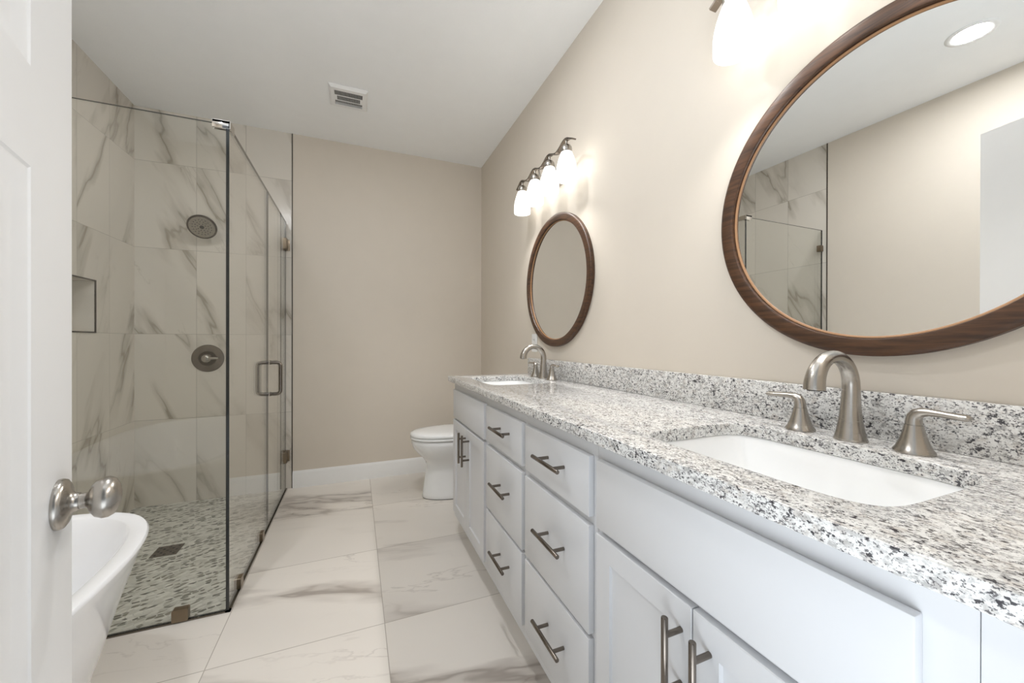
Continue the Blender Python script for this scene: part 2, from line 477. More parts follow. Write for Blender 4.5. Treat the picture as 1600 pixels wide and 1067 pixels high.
# niche frame
bm = bmesh.new()
w = .008
for a in ((NY0 - w, NY1 + w, NZ1, NZ1 + w), (NY0 - w, NY1 + w, NZ0 - w, NZ0), (NY0 - w, NY0, NZ0, NZ1), (NY1, NY1 + w, NZ0, NZ1)):
    box(bm, XL - .002, XL + .004, *a)
struct('trim_4', bm, BRONZE, 'dark metal frame of the shower niche')
# floor channel under the glass
struct('trim_5', B((XL, GX + .005, GY - .004, GY + .013, -.003, .006), (GX - .014, GX + .005, GY - .004, YB - .002, -.003, .006)), NICKD, 'metal floor channel under shower glass')

# ------------------------------------------------------------------ entry door
def build_door():
    E0 = Vector((-.396, .786, 0)); dd = Vector((.2425, -.9701, 0)).normalized(); nn = Vector((-dd.y, dd.x, 0))   # nn faces +x
    root = empty('door_1', (E0.x, E0.y, 0))
    # local frame: s along dd, t along nn, z
    R = Matrix(((dd.x, nn.x, 0, 0), (dd.y, nn.y, 0, 0), (0, 0, 1, 0), (0, 0, 0, 1)))
    root.matrix_world = Matrix.Translation(E0) @ R
    tag(root, 'open white panelled door with a nickel knob at left', 'door', None, 'structure')
    W, TH, Z0, Z1 = .76, .035, .012, 2.06
    bm = bmesh.new()
    # outline boards: stiles, rails, with moulded recessed panels
    st = .146
    pans = [(st, W / 2 - .05, 1.478, 1.93), (W / 2 + .05, W - st, 1.478, 1.93), (st, W / 2 - .05, .22, 1.358), (W / 2 + .05, W - st, .22, 1.358)]
    for a in ((0, st, Z0, Z1), (W - st, W, Z0, Z1), (W / 2 - .05, W / 2 + .05, .22, 1.93), (st, W - st, 1.93, Z1), (st, W - st, Z0, .22)):
        box(bm, a[0], a[1], -TH, 0, a[2], a[3])
    for a in ((st, W / 2 - .05), (W / 2 + .05, W - st)):
        box(bm, a[0], a[1], -TH, 0, 1.358, 1.478)
    for (s0, s1, z0, z1) in pans:
        for side in (0, 1):
            f = (lambda t: -t) if side == 0 else (lambda t: -TH + t)
            prof = [(0, 0), (.003, .002), (.012, .0035), (.024, .0078), (.030, .008), (.055, .004), (.062, .004)]
            loops = []
            for ins, dp in prof:
                loops.append([Vector((s0 + ins, f(dp), z0 + ins)), Vector((s1 - ins, f(dp), z0 + ins)), Vector((s1 - ins, f(dp), z1 - ins)), Vector((s0 + ins, f(dp), z1 - ins))])
            loft(bm, loops, cap0=False, cap1=True)
    finish(bm, 'door_panel', DOORW, root, smooth_deg=20)
    # knob
    kb = Vector((.058, 0, .922))
    kp = bpy.data.objects.new('door_knob', None); col.objects.link(kp); kp.parent = root; kp.location = kb
    bm = bmesh.new()
    lathe(bm, [(0, 0), (.034, 0), (.0345, .003), (.033, .007), (.028, .010), (.018, .0120), (.0135, .0155), (.0122, .019), (.0120, .0208), (.0105, .0212), (0, .0212)], axis=(0, 1, 0), seg=48)
    r_ = finish(bm, 'rose', NICK, kp, 50)
    bm = bmesh.new()
    lathe(bm, [(0, .020), (.0108, .020), (.0104, .027), (.0120, .0295), (.019, .032), (.0255, .037), (.0290, .044), (.0288, .050), (.0255, .056), (.017, .0605), (.008, .0625), (0, .063)], axis=(0, 1, 0), seg=48)
    finish(bm, 'knob', NICK, kp, 60)
    # latch face on the door edge
    bm = B((-.0012, .0, -TH / 2 - .0125, -TH / 2 + .0125, .894, .951))
    finish(bm, 'latch_plate', NICK, root)
build_door()

# ------------------------------------------------------------------ vanity cabinets
XF, XD = .557, .540         # face frame and door front planes
CT, CB, CXF, CY1, CY0 = .936, .906, .521, 2.305, YN
ZK = .100
def pull(name, parent, yc, zc, vertical=False, L=.160):
    bm = bmesh.new(); x = .502
    ax = Vector((0, 0, 1)) if vertical else Vector((0, 1, 0))
    c = Vector((x, yc, zc))
    lathe(bm, [(0, -L / 2), (.0052, -L / 2), (.006, -L / 2 + .001), (.006, L / 2 - .001), (.0052, L / 2), (0, L / 2)], c, ax, 20)
    for s in (-.048, .048):
        lathe(bm, [(0, 0), (.005, 0), (.005, XD - x), (0, XD - x)], c + ax * s, (1, 0, 0), 16)
    return finish(bm, name, NICKD, parent, 40)
def slab(y0, y1, z0, z1):
    bm = bmesh.new(); box(bm, XD, XF, y0, y1, z0, z1, bev=.0022); return bm
def shaker(y0, y1, z0, z1, st=.052):
    bm = bmesh.new()
    def loop(ins, x): return [Vector((x, y0 + ins, z0 + ins)), Vector((x, y1 - ins, z0 + ins)), Vector((x, y1 - ins, z1 - ins)), Vector((x, y0 + ins, z1 - ins))]
    loft(bm, [loop(0, XF), loop(0, XD + .0015), loop(.0015, XD), loop(st, XD), loop(st + .002, XD + .007), loop(st + .012, XD + .008)])
    return bm
def carcass(y0, y1, openings, name='cabinet_body'):
    """side panels, bottom, back, toe kick and a face frame with the given openings (y0,y1,z0,z1)"""
    bm = bmesh.new()
    e = .0004
    box(bm, XF + .019, XR - .012, y0 + e, y0 + .016, ZK, CB)
    box(bm, XF + .019, XR - .012, y1 - .016, y1 - e, ZK, CB)
    box(bm, XF + .019, XR - .012, y0 + .016, y1 - .016, ZK, ZK + .018)
    box(bm, XR - .012, XR - .002, y0 + e, y1 - e, ZK, CB)
    box(bm, XF + .075, XF + .090, y0 + e, y1 - e, 0, ZK)
    # face frame from stiles and rails around the openings
    ys = sorted({y0 + e, y1 - e, *[o[0] for o in openings], *[o[1] for o in openings]})
    zs = sorted({ZK, CB, *[o[2] for o in openings], *[o[3] for o in openings]})
    grid = {}
    for i in range(len(ys) - 1):
        for j in range(len(zs) - 1):
            cy, cz = (ys[i] + ys[i + 1]) / 2, (zs[j] + zs[j + 1]) / 2
            if any(o[0] < cy < o[1] and o[2] < cz < o[3] for o in openings): continue
            box(bm, XF, XF + .019, ys[i], ys[i + 1], zs[j], zs[j + 1])
    return bm
def unit(name, y0, y1, label, group):
    r = empty(name, (XF, (y0 + y1) / 2, 0)); tag(r, label, 'cabinet', group)
    return r
def attach(o, root):
    o.parent = root; o.matrix_parent_inverse = Matrix.Translation(-Vector(root.location))
    return o
def sink_unit(y0, y1, fy0, fy1, label, hy):
    r = unit('vanity_cabinet', y0, y1, label, 'vanity cabinets')
    mid = (fy0 + fy1) / 2
    attach(finish(carcass(y0, y1, [(fy0 + .01, fy1 - .01, .15, .675)]), 'cabinet_body', WHITE), r)
    attach(finish(slab(fy0, fy1, .700, .863), 'false_front', WHITE), r)
    for a, b, h in ((fy0, mid - .0015, hy[0]), (mid + .0015, fy1, hy[1])):
        d = attach(finish(shaker(a, b, .142, .686), 'door', WHITE), r)
        p = pull('door_pull', None, h, .586, True); p.parent = d; tag(p, 'dark nickel bar pull')
    return r
def drawer_unit(y0, y1, fy0, fy1, label):
    r = unit('drawer_cabinet', y0, y1, label, 'vanity drawer cabinets')
    op = [(fy0 + .012, fy1 - .012, a, b) for a, b in ((.165, .385), (.43, .67), (.725, .845))]
    attach(finish(carcass(y0, y1, op), 'cabinet_body', WHITE), r)
    for a, b, z in ((.709, .862, .797), (.414, .687, .569), (.148, .402, .291)):
        d = attach(finish(slab(fy0, fy1, a, b), 'drawer_front', WHITE), r)
        bm = B((XF, XF + .4, fy0 + .02, fy0 + .03, a + .02, b - .03), (XF, XF + .4, fy1 - .03, fy1 - .02, a + .02, b - .03), (XF, XF + .4, fy0 + .03, fy1 - .03, a + .02, a + .03))
        s = finish(bm, 'drawer_box', WHITE, d)
        p = pull('drawer_pull', None, (fy0 + fy1) / 2 - (.033 if fy1 > 1.3 else .024), z); p.parent = d; tag(p, 'dark nickel bar pull')
    return r
sink_unit(1.6475, 2.278, 1.665, 2.249, 'white shaker sink cabinet at the far end beside the toilet', (1.907, 1.973))
drawer_unit(1.2195, 1.6475, 1.234, 1.630, 'narrow three drawer white cabinet next to the far sink cabinet')
drawer_unit(.797, 1.2195, .815, 1.205, 'three drawer white cabinet beside the near sink cabinet')
sink_unit(.171, .797, .211, .783, 'white shaker sink cabinet nearest the camera under the large sink', (.461, .521))
bm = B((XF, XF + .019, YN + .001, .1705, ZK, CB), (XF + .075, XF + .090, YN + .001, .1705, 0, ZK), (XF + .019, XR - .002, YN + .001, YN + .017, ZK, CB))
tag(finish(bm, 'filler_panel', WHITE), 'plain white filler panel between near cabinet and doorway wall', 'filler panel')

# ------------------------------------------------------------------ granite
SINK = [(.776, 1.962), (.776, .493)]
SA, SBY, SN = .168, .224, 6.5
bm = bmesh.new()
out = []
pts = [(CXF, CY0 + .001), (XR - .001, CY0 + .001), (XR - .001, CY1), (CXF, CY1)]
ov = [bm.verts.new((x, y, CB)) for x, y in pts]
es = [bm.edges.new((ov[i], ov[(i + 1) % 4])) for i in range(4)]
for cx, cy in SINK:
    lp = [bm.verts.new(p) for p in superell(cx, cy, SA, SBY, SN, CB, 72)]
    es += [bm.edges.new((lp[i], lp[(i + 1) % 72])) for i in range(72)]
bmesh.ops.triangle_fill(bm, edges=es, use_beauty=True, use_dissolve=False)
ex = bmesh.ops.extrude_face_region(bm, geom=list(bm.faces))
for v in [g for g in ex['geom'] if isinstance(g, bmesh.types.BMVert)]: v.co.z = CT
bmesh.ops.recalc_face_normals(bm, faces=bm.faces)
be = [e for e in bm.edges if len(e.link_faces) == 2 and e.calc_face_angle(0) > 1.0 and abs(e.verts[0].co.z - e.verts[1].co.z) < 1e-5]
bmesh.ops.bevel(bm, geom=be, offset=.003, segments=3, affect='EDGES', profile=.5)
tag(finish(bm, 'countertop', GRAN), 'long speckled white and grey granite countertop with two sink cutouts', 'countertop')
bm = bmesh.new(); box(bm, XR - .021, XR - .0005, CY0 + .001, 2.325, CT + .0003, 1.038, bev=.0015)
tag(finish(bm, 'backsplash', GRAN), 'low speckled granite backsplash along the wall behind the faucets', 'backsplash')

def sink(cx, cy, label):
    r = empty('sink', (cx, cy, CB)); tag(r, label, 'sink', 'undermount sinks')
    bm = bmesh.new()
    inn = [(SA + .022, SBY + .022, 6.5, -.0005), (SA + .003, SBY + .003, 6.5, -.0005), (SA - .001, SBY - .001, 7, -.006), (SA - .008, SBY - .012, 9, -.03), (SA - .030, SBY - .050, 10, -.112), (SA - .034, SBY - .056, 9, -.122),
           (SA - .044, SBY - .068, 7, -.129), (SA - .065, SBY - .08, 3.6, -.134), (.035, .035, 2, -.138), (.022, .022, 2, -.139)]
    outr = [(.03, .03, 2, -.150), (SA - .05, SBY - .06, 4, -.146), (SA - .02, SBY - .025, 5, -.125), (SA + .002, SBY + .002, 6.5, -.03), (SA + .006, SBY + .006, 6.5, -.014), (SA + .022, SBY + .022, 6.5, -.012)]
    loops = [superell(0, 0, a, b, n, z, 72) for a, b, n, z in inn + outr]
    loft(bm, loops, closed=True)
    finish(bm, 'basin', PORC, r, 50)
    bm = bmesh.new()
    lathe(bm, [(0, -.1385), (.021, -.1385), (.0235, -.1370), (.0200, -.1350), (.006, -.1350), (0, -.1345)], seg=32)
    tag(finish(bm, 'drain_stopper', CHROME, r), 'round metal drain stopper')
sink(*SINK[0], 'white undermount sink at the far end of the countertop, near the toilet')
sink(*SINK[1], 'large white undermount sink nearest the camera')

def faucet(cy, label, x0=.996):
    r = empty('faucet', (x0, cy, CT)); tag(r, label, 'faucet', 'widespread nickel faucets')
    # spout
    path = [Vector((0, 0, 0)), Vector((0, 0, .004)), Vector((0, 0, .02)), Vector((0, 0, .045)), Vector((0, 0, .075)), Vector((.001, 0, .10)), Vector((.001, 0, .118))]
    rad = [.0285, .0285, .0245, .0205, .0178, .0165, .0158]
    c = Vector((-.0625, 0, .118)); R = .0635
    for i in range(1, 19):
        a = math.radians(0 + 172 * i / 18)
        path.append(c + Vector((math.cos(a) * R, 0, math.sin(a) * R * 1.0)))
        t = i / 18
        rad.append(.0158 - .0022 * min(1, t * 2.2) + .0050 * max(0, (t - .55) / .45) ** 1.2)
    path.append(path[-1] + Vector((-.0005, 0, -.012))); rad.append(rad[-1] + .0006)
    bm = bmesh.new(); tube(bm, path, rad, 32)
    finish(bm, 'spout', NICK, r, 50)
    tip = path[-1]
    bm = bmesh.new(); lathe(bm, [(0, 0), (.0125, 0), (.0125, .002), (0, .002)], tip + Vector((0, 0, -.0016)), (0, 0, 1), 24)
    tag(finish(bm, 'aerator', DARK, r), 'dark aerator disc')
    bm = bmesh.new(); lathe(bm, [(0, 0), (.0295, 0), (.0295, .003), (.028, .004), (0, .004)], (0, 0, 0), seg=32)
    finish(bm, 'spout_base', NICK, r)
    for s in (1, -1):
        y = .102 * s
        bm = bmesh.new()
        lathe(bm, [(0, 0), (.0300, 0), (.0305, .002), (.0300, .0045), (.0262, .010), (.0215, .022), (.0178, .034), (.0150, .046), (.0135, .054), (0, .054)], (0, y, 0), seg=36)
        h = finish(bm, 'handle', NICK, r, 40)
        bm = bmesh.new()
        p = [Vector((0, y, .0545)), Vector((0, y, .062)), Vector((0, y + .001 * s, .069)), Vector((0, y + .005 * s, .0755)), Vector((-.0005, y + .012 * s, .0795)), Vector((-.001, y + .022 * s, .081)),
             Vector((-.002, y + .040 * s, .0805)), Vector((-.003, y + .060 * s, .0795)), Vector((-.0035, y + .072 * s, .0790)), Vector((-.004, y + .076 * s, .0795))]
        rr = [.0128, .0122, .0116, .0108, .0100, .0090, .0084, .0088, .0090, .0062]
        sq = [(1, 1)] * 4 + [(1, .90), (1.05, .80), (1.15, .74), (1.25, .72), (1.3, .70), (1.3, .45)]
        # keep the wide axis horizontal
        loops = []
        for i in range(len(p)):
            t = (p[min(i + 1, len(p) - 1)] - p[max(i - 1, 0)]).normalized()
            ax = Vector((1, 0, 0)); ay = t.cross(ax).normalized()
            loops.append([p[i] + (ax * math.cos(2 * math.pi * k / 20) * sq[i][0] + ay * math.sin(2 * math.pi * k / 20) * sq[i][1]) * rr[i] for k in range(20)])
        loft(bm, loops)
        finish(bm, 'lever', NICK, h, 50)
faucet(1.966, 'brushed nickel two handle faucet at the far sink')
faucet(.494, 'brushed nickel two handle faucet at the near sink')

# ------------------------------------------------------------------ mirrors
def mirror(cy, label):
    r = empty('mirror', (XR, cy, MIR_Z)); tag(r, label, 'mirror', 'round wood framed mirrors')
    bm = bmesh.new()
    ro, ri = MIR_R, MIR_R - .039
    prof = [(ro - .002, 0.001), (ro, .003), (ro, .021), (ro - .0035, .0245), (ro - .010, .0255), (ri + .004, .0255), (ri + .001, .0245), (ri, .022), (ri, .0150), (ri - .0015, .0148), (ri - .0015, .0138), (ri - .0005, .0136), (ri - .0005, .008), (ri - .0005, .001)]
    lathe(bm, prof, (0, 0, 0), (-1, 0, 0), 128, close=True)
    finish(bm, 'frame', WOOD, r, 40)
    bm = bmesh.new(); lathe(bm, [(ri - .0006, .0136), (ri - .0006, .0085), (ri - .0060, .0085), (ri - .0060, .0120), (ri - .0035, .0136)], (0, 0, 0), (-1, 0, 0), 128, close=True)
    tag(finish(bm, 'inner_lip', WOODL, r), 'paler wood inner lip')
    bm = bmesh.new(); lathe(bm, [(0, .0070), (ri - .001, .0070), (ri - .001, .0100), (0, .0100)], (0, 0, 0), (-1, 0, 0), 128)
    tag(finish(bm, 'mirror_glass', MIRR, r, 20), 'mirror glass')
mirror(1.962, 'smaller looking round dark wood mirror above the far sink')
mirror(.487, 'large round dark wood mirror above the near sink, cut by the right edge')

# ------------------------------------------------------------------ vanity lights
XS = .982; FZ = 2.140
def vanity_light(cy, label):
    r = empty('vanity_light', (XR, cy, FZ)); tag(r, label, 'wall light', 'four globe vanity lights')
    dx = XS - XR; z0 = 0.0
    sp = .184
    # wavy flat bar
    bm = bmesh.new(); half = 1.5 * sp + .070
    n = 96; secs = []
    for i in range(n + 1):
        y = -half + 2 * half * i / n
        ph = (y / sp + .5)      # crests at the lamps y = +-.5sp, +-1.5sp
        z = .004 + .0135 * math.cos(2 * math.pi * ph)
        ed = max(0, abs(y) - 1.5 * sp)
        secs.append((y, z - 0.10 * ed))
    loops = []
    for i, (y, z) in enumerate(secs):
        a = secs[max(i - 1, 0)]; b = secs[min(i + 1, n)]
        t = Vector((0, b[0] - a[0], b[1] - a[1])).normalized(); nrm = Vector((0, -t.z, t.y))
        c = Vector((dx, y, z + .006))
        loops.append([c + Vector((-.0125, 0, 0)) + nrm * .0032, c + Vector((.0125, 0, 0)) + nrm * .0032, c + Vector((.0125, 0, 0)) - nrm * .0032, c + Vector((-.0125, 0, 0)) - nrm * .0032])
    loft(bm, loops)
    finish(bm, 'wavy_bar', NICKD, r, 30)
    # wall plate and its two arms
    bm = bmesh.new()
    pr = rrect(.26, .105, .012)
    lo = []
    for x, s in ((-.001, 1), (-.018, 1), (-.022, .97)):
        lo.append([Vector((x, p[0] * s, p[1] * s - .055)) for p in pr])
    loft(bm, lo)
    for yy in (-.092 * .62, .092 * .62):
        tube(bm, [(-.020, yy, -.045), (-.05, yy, -.040), (-.085, yy, -.018), (dx + .008, yy, .003 + .006)], .0055, 12)
    finish(bm, 'wall_plate', NICK, r, 40)
    for k in range(4):
        y = (k - 1.5) * sp
        bm = bmesh.new()
        lathe(bm, [(0, .016), (.0065, .016), (.0065, -.001), (.010, -.003), (.020, -.008), (.0262, -.017), (.0280, -.027), (.0280, -.043), (.0270, -.045), (0, -.045)], (dx, y, 0), seg=32)
        s_ = finish(bm, 'socket', NICK, r, 40)
        bm = bmesh.new()
        prof = [(.0268, -.041), (.0300, -.049), (.0362, -.066), (.0430, -.088), (.0485, -.112), (.0512, -.134), (.0520, -.158), (.0512, -.176), (.0500, -.1815), (.0488, -.181)]
        lathe(bm, prof, (dx, y, 0), seg=48)
        sh = finish(bm, 'glass_shade', FROST, r, 60); tag(sh, 'lit frosted white bell shade')
        bm = bmesh.new()
        lathe(bm, [(0, -.158), (.010, -.157), (.020, -.151), (.027, -.140), (.029, -.128), (.026, -.114), (.018, -.098), (.013, -.086), (.012, -.075), (.012, -.045), (0, -.045)], (dx, y, 0), seg=24)
        tag(finish(bm, 'bulb', BULB, r, 60), 'lit bulb')
        l = bpy.data.lights.new('bulb_light', 'SPOT'); l.energy = BULB_POWER; l.color = (1.0, .975, .945); l.shadow_soft_size = .022
        l.spot_size = math.radians(128); l.spot_blend = .6
        lo_ = bpy.data.objects.new('bulb_light', l); col.objects.link(lo_); lo_.location = (XS, cy + y, FZ - .186); lo_.rotation_euler = (0, math.radians(24), 0)
vanity_light(1.962, 'nickel wall light with four lit white shades above the far mirror')
vanity_light(.489, 'nickel wall light with lit white shades above the near mirror, cut by top edge')

# ------------------------------------------------------------------ downlight, vent, outlet
dl = empty('recessed_light', (-.83, .952, ZC)); tag(dl, 'round lit recessed ceiling light over the bathtub, seen in the near mirror', 'ceiling light')
bm = bmesh.new(); lathe(bm, [(.070, -.0005), (.070, -.004), (.076, -.006), (.092, -.004), (.096, -.0005)], seg=64, close=True)
finish(bm, 'trim_ring', TRIMW, dl)
bm = bmesh.new(); lathe(bm, [(0, -.003), (.068, -.003), (.0695, -.001), (0, -.001)], seg=64)
tag(finish(bm, 'lens', DOWN, dl), 'lit lens')

VX, VY = -.043, 2.757
fill_dl = empty('recessed_light', (.10, 1.60, ZC)); tag(fill_dl, 'added fill light in the ceiling over the aisle, out of view above', 'ceiling light')  # extra ceiling light, added out of view to brighten the far end
for ch in list(dl.children):
    c_ = ch.copy(); c_.parent = fill_dl; col.objects.link(c_)
vt = empty('exhaust_vent', (VX, VY, ZC)); tag(vt, 'square white exhaust fan grille on the ceiling', 'vent')
bm = bmesh.new()
def sq(h, z): return [Vector((-h, -h, z)), Vector((h, -h, z)), Vector((h, h, z)), Vector((-h, h, z))]
gx, gy = .083, .078
loft(bm, [sq(.112, -.0005), sq(.117, -.002), sq(.117, -.006), sq(.103, -.020), [Vector((-gx, -gy, -.021)), Vector((gx, -gy, -.021)), Vector((gx, gy, -.021)), Vector((-gx, gy, -.021))],
          [Vector((-gx, -gy, -.004)), Vector((gx, -gy, -.004)), Vector((gx, gy, -.004)), Vector((-gx, gy, -.004))]], cap0=False, cap1=False)
finish(bm, 'cover', TRIMW, vt, 30)
bm = bmesh.new(); box(bm, -gx, gx, -gy, gy, -.004, -.001)
tag(finish(bm, 'dark_backing', DARK, vt), 'dark inside of the vent')
bm = bmesh.new()
ns = 25
for i in range(ns):
    x = -gx + 2 * gx * (i + .5) / ns + gx / ns
    if i < ns - 1: box(bm, x - .0009, x + .0009, -gy, gy, -.0206, -.0180)
for yy in (-gy / 3, gy / 3): box(bm, -gx, gx, yy - .0025, yy + .0025, -.0208, -.0185)
for xx in (-gx + .006, gx - .006): box(bm, xx - .007, xx + .007, -gy / 3, gy / 3, -.0207, -.0185)
finish(bm, 'grille_slats', TRIMW, vt)

ot = empty('wall_outlet', (XR, 2.258, 1.137)); tag(ot, 'white wall outlet plate behind the far faucet', 'outlet')
bm = bmesh.new(); box(bm, -.006, -.0005, -.0375, .0375, -.0585, .0585, bev=.002); finish(bm, 'cover_plate', TRIMW, ot)
for s in (-.021, .021):
    bm = bmesh.new(); box(bm, -.0075, -.005, -.0165, .0165, s - .014, s + .014, bev=.003)
    so = finish(bm, 'socket_face', TRIMW, ot)
    bm = B((-.0079, -.0070, -.008, -.006, s - .006, s + .005), (-.0079, -.0070, .005, .0075, s - .006, s + .005)); finish(bm, 'slot', DARK, so)

# ------------------------------------------------------------------ toilet
def toilet():
    cy = 2.862
    r = empty('toilet', (.76, cy, 0)); tag(r, 'white elongated toilet against the wall beyond the vanity', 'toilet')
    def egg(xf, xb, hw, z, n=56, p=2.15):
        xm = xf + (xb - xf) * .60
        o = []
        for i in range(n):
            t = 2 * math.pi * i / n; c, s = math.cos(t), math.sin(t)
            a = (xm - xf) if c < 0 else (xb - xm)
            q = 2 / p if c < 0 else 2 / 3.0
            o.append(Vector((xm + a * math.copysign(abs(c) ** q, c) - .76, hw * math.copysign(abs(s) ** (2 / p), s), z)))
        return o
    bm = bmesh.new()
    L = [(.462, 1.02, .132, .000), (.455, 1.02, .135, .006), (.458, 1.02, .133, .03), (.468, 1.02, .124, .10), (.480, 1.01, .116, .18), (.486, 1.0, .116, .235), (.478, .97, .124, .265), (.455, .94, .142, .295), (.422, .91, .163, .330), (.394, .89, .177, .365), (.380, .88, .183, .400), (.378, .88, .184, .425), (.384, .88, .180, .431),
         (.430, .80, .135, .431), (.440, .78, .125, .415), (.50, .74, .09, .30), (.54, .70, .05, .24)]
    loft(bm, [egg(*a) for a in L])
    finish(bm, 'bowl', PORC, r, 60)
    bm = bmesh.new()
    loft(bm, [egg(.374, .86, .186, .4365), egg(.370, .862, .189, .440), egg(.370, .862, .189, .448), egg(.374, .86, .186, .4525)])
    finish(bm, 'seat', PORC, r, 60)
    bm = bmesh.new()
    loft(bm, [egg(.375, .868, .185, .4555), egg(.370, .87, .189, .459), egg(.369, .87, .190, .470), egg(.374, .868, .186, .478), egg(.395, .86, .170, .4845), egg(.45, .83, .12, .489), egg(.55, .75, .05, .4905)])
    finish(bm, 'lid', PORC, r, 60)
    bm = bmesh.new(); box(bm, .87 - .76, XR - .012 - .76, -.195, .195, .40, .735, bev=.02, seg=4)
    finish(bm, 'tank', PORC, r, 40)
    bm = bmesh.new(); box(bm, .862 - .76, XR - .008 - .76, -.205, .205, .736, .765, bev=.009, seg=3)
    finish(bm, 'tank_lid', PORC, r, 40)
    bm = bmesh.new(); box(bm, .80 - .76, 1.05 - .76, -.12, .12, .24, .401, bev=.03, seg=4)
    finish(bm, 'tank_support', PORC, r, 40)
    bm = bmesh.new(); tube(bm, [(.869 - .76, -.14, .69), (.855 - .76, -.14, .69), (.850 - .76, -.13, .688), (.850 - .76, -.08, .685)], [.008, .008, .007, .006], 12)
    tag(finish(bm, 'flush_lever', CHROME, r, 50), 'chrome flush lever')
    bm = bmesh.new(); loft(bm, [egg(.458, 1.025, .137, .0), egg(.458, 1.025, .137, .0035)])
    tag(finish(bm, 'floor_line', GAP, r), 'thin grey line at the floor')  # thin dark grey line around the toilet foot
toilet()

# ------------------------------------------------------------------ bathtub
def tub():
    cx, cy = -.975, 1.04
    r = empty('bathtub', (cx, cy, 0), math.radians(-4)); tag(r, 'white freestanding oval bathtub behind the open door', 'bathtub')
    A, Bb, H = .400, .720, .562
    bm = bmesh.new()
    L = [(.262, .530, 2.5, 0), (.268, .536, 2.5, .006), (.280, .552, 2.5, .05), (.306, .586, 2.55, .16), (.335, .628, 2.65, .28), (.364, .670, 2.75, .41), (.390, .706, 2.9, .52), (A, Bb, 3.0, .550), (A + .001, Bb + .001, 3.0, .556), (A - .003, Bb - .003, 3.0, .5615),
         (A - .040, Bb - .036, 3.0, .5615), (A - .045, Bb - .041, 3.0, .557), (A - .058, Bb - .060, 2.9, .50), (.315, .595, 2.8, .35), (.280, .535, 2.7, .22), (.252, .49, 2.6, .16), (.20, .42, 2.4, .135), (.05, .10, 2.0, .13)]
    loft(bm, [superell(0, 0, a, b, n, z, 96) for a, b, n, z in L])
    finish(bm, 'tub_shell', ACRY, r, 50)
    bm = bmesh.new(); lathe(bm, [(0, 0), (.034, 0), (.034, .003), (.030, .005), (.012, .005), (0, .007)], (0, 0, .1305), seg=32)
    tag(finish(bm, 'drain', CHROME, r), 'metal tub drain')
tub()

# ------------------------------------------------------------------ shower glass
TG = .010
def pane(x0, x1, y0, y1, z0, z1):
    bm = bmesh.new(); box(bm, x0, x1, y0, y1, z0, z1)
    bmesh.ops.recalc_face_normals(bm, faces=bm.faces)
    thin = 0 if (x1 - x0) < (y1 - y0) else 1
    for f in bm.faces: f.material_index = 0 if abs(f.normal[thin]) > .5 else 1
    return bm
def clamp_plate(bm, u0, u1, z0, z1, plane, at, depth=.026):
    """rounded clamp on a pane; plane 'y' pane normal y, or 'x'"""
    w, h = u1 - u0, z1 - z0
    pr = rrect(w, h, .006)
    lo = []
    for d in (-depth / 2, depth / 2):
        if plane == 'y': lo.append([Vector(((u0 + u1) / 2 + p[0], at + d, (z0 + z1) / 2 + p[1])) for p in pr])
        else: lo.append([Vector((at + d, (u0 + u1) / 2 + p[0], (z0 + z1) / 2 + p[1])) for p in pr])
    loft(bm, lo)
fy = GY + TG / 2; sx = GX - TG / 2
# front fixed panel
fp = empty('shower_screen', (GX, fy, 0)); tag(fp, 'clear fixed glass panel across the front of the shower behind the bathtub', 'glass panel', 'fixed shower glass')
attach(finish(pane(XL + .002, GX - TG - .002, GY, GY + TG, .007, GT), 'glass', GLASS, None, slots=[GEDGE]), fp)
bm = bmesh.new(); clamp_plate(bm, -.688, -.634, .0062, .056, 'y', fy); tag(attach(finish(bm, 'floor_clamp', CLAMP), fp), 'square brushed floor clamp')
bm = bmesh.new(); clamp_plate(bm, XL + .001, XL + .045, 1.885, 1.935, 'y', fy); tag(attach(finish(bm, 'wall_clamp', CLAMP), fp), 'square brushed wall clamp')
bm = bmesh.new(); box(bm, GX - TG - .048, GX + .004, GY - .010, GY + .001 - .001, GT - .022, GT + .010, bev=.001)
box(bm, GX - TG - .048, GX + .004, GY + TG, GY + TG + .006, GT - .022, GT + .010)
box(bm, GX - TG - .048, GX + .004, GY - .010, GY + TG + .006, GT + .0005, GT + .011)
box(bm, GX, GX + .006, GY - .010, GY + .050, GT - .022, GT + .010)
tag(attach(finish(bm, 'corner_clamp', CHROME), fp), 'bright metal corner clamp at the top')
# side fixed panel
YD = 2.738
sp_ = empty('shower_screen', (sx, GY, 0)); tag(sp_, 'narrow clear fixed glass panel between the glass corner and the shower door', 'glass panel', 'fixed shower glass')
attach(finish(pane(GX - TG, GX, GY, YD - .002, .007, GT), 'glass', GLASS, None, slots=[GEDGE]), sp_)
for a in (2.10, 2.55):
    bm = bmesh.new(); clamp_plate(bm, a, a + .05, .0062, .056, 'x', sx); tag(attach(finish(bm, 'floor_clamp', CLAMP), sp_), 'square brushed floor clamp')
bm = B((GX - TG - .0018, GX - TG - .0002, GY - .0005, GY + TG, .007, GT - .023)); attach(finish(bm, 'corner_seal', RUBBER), sp_)
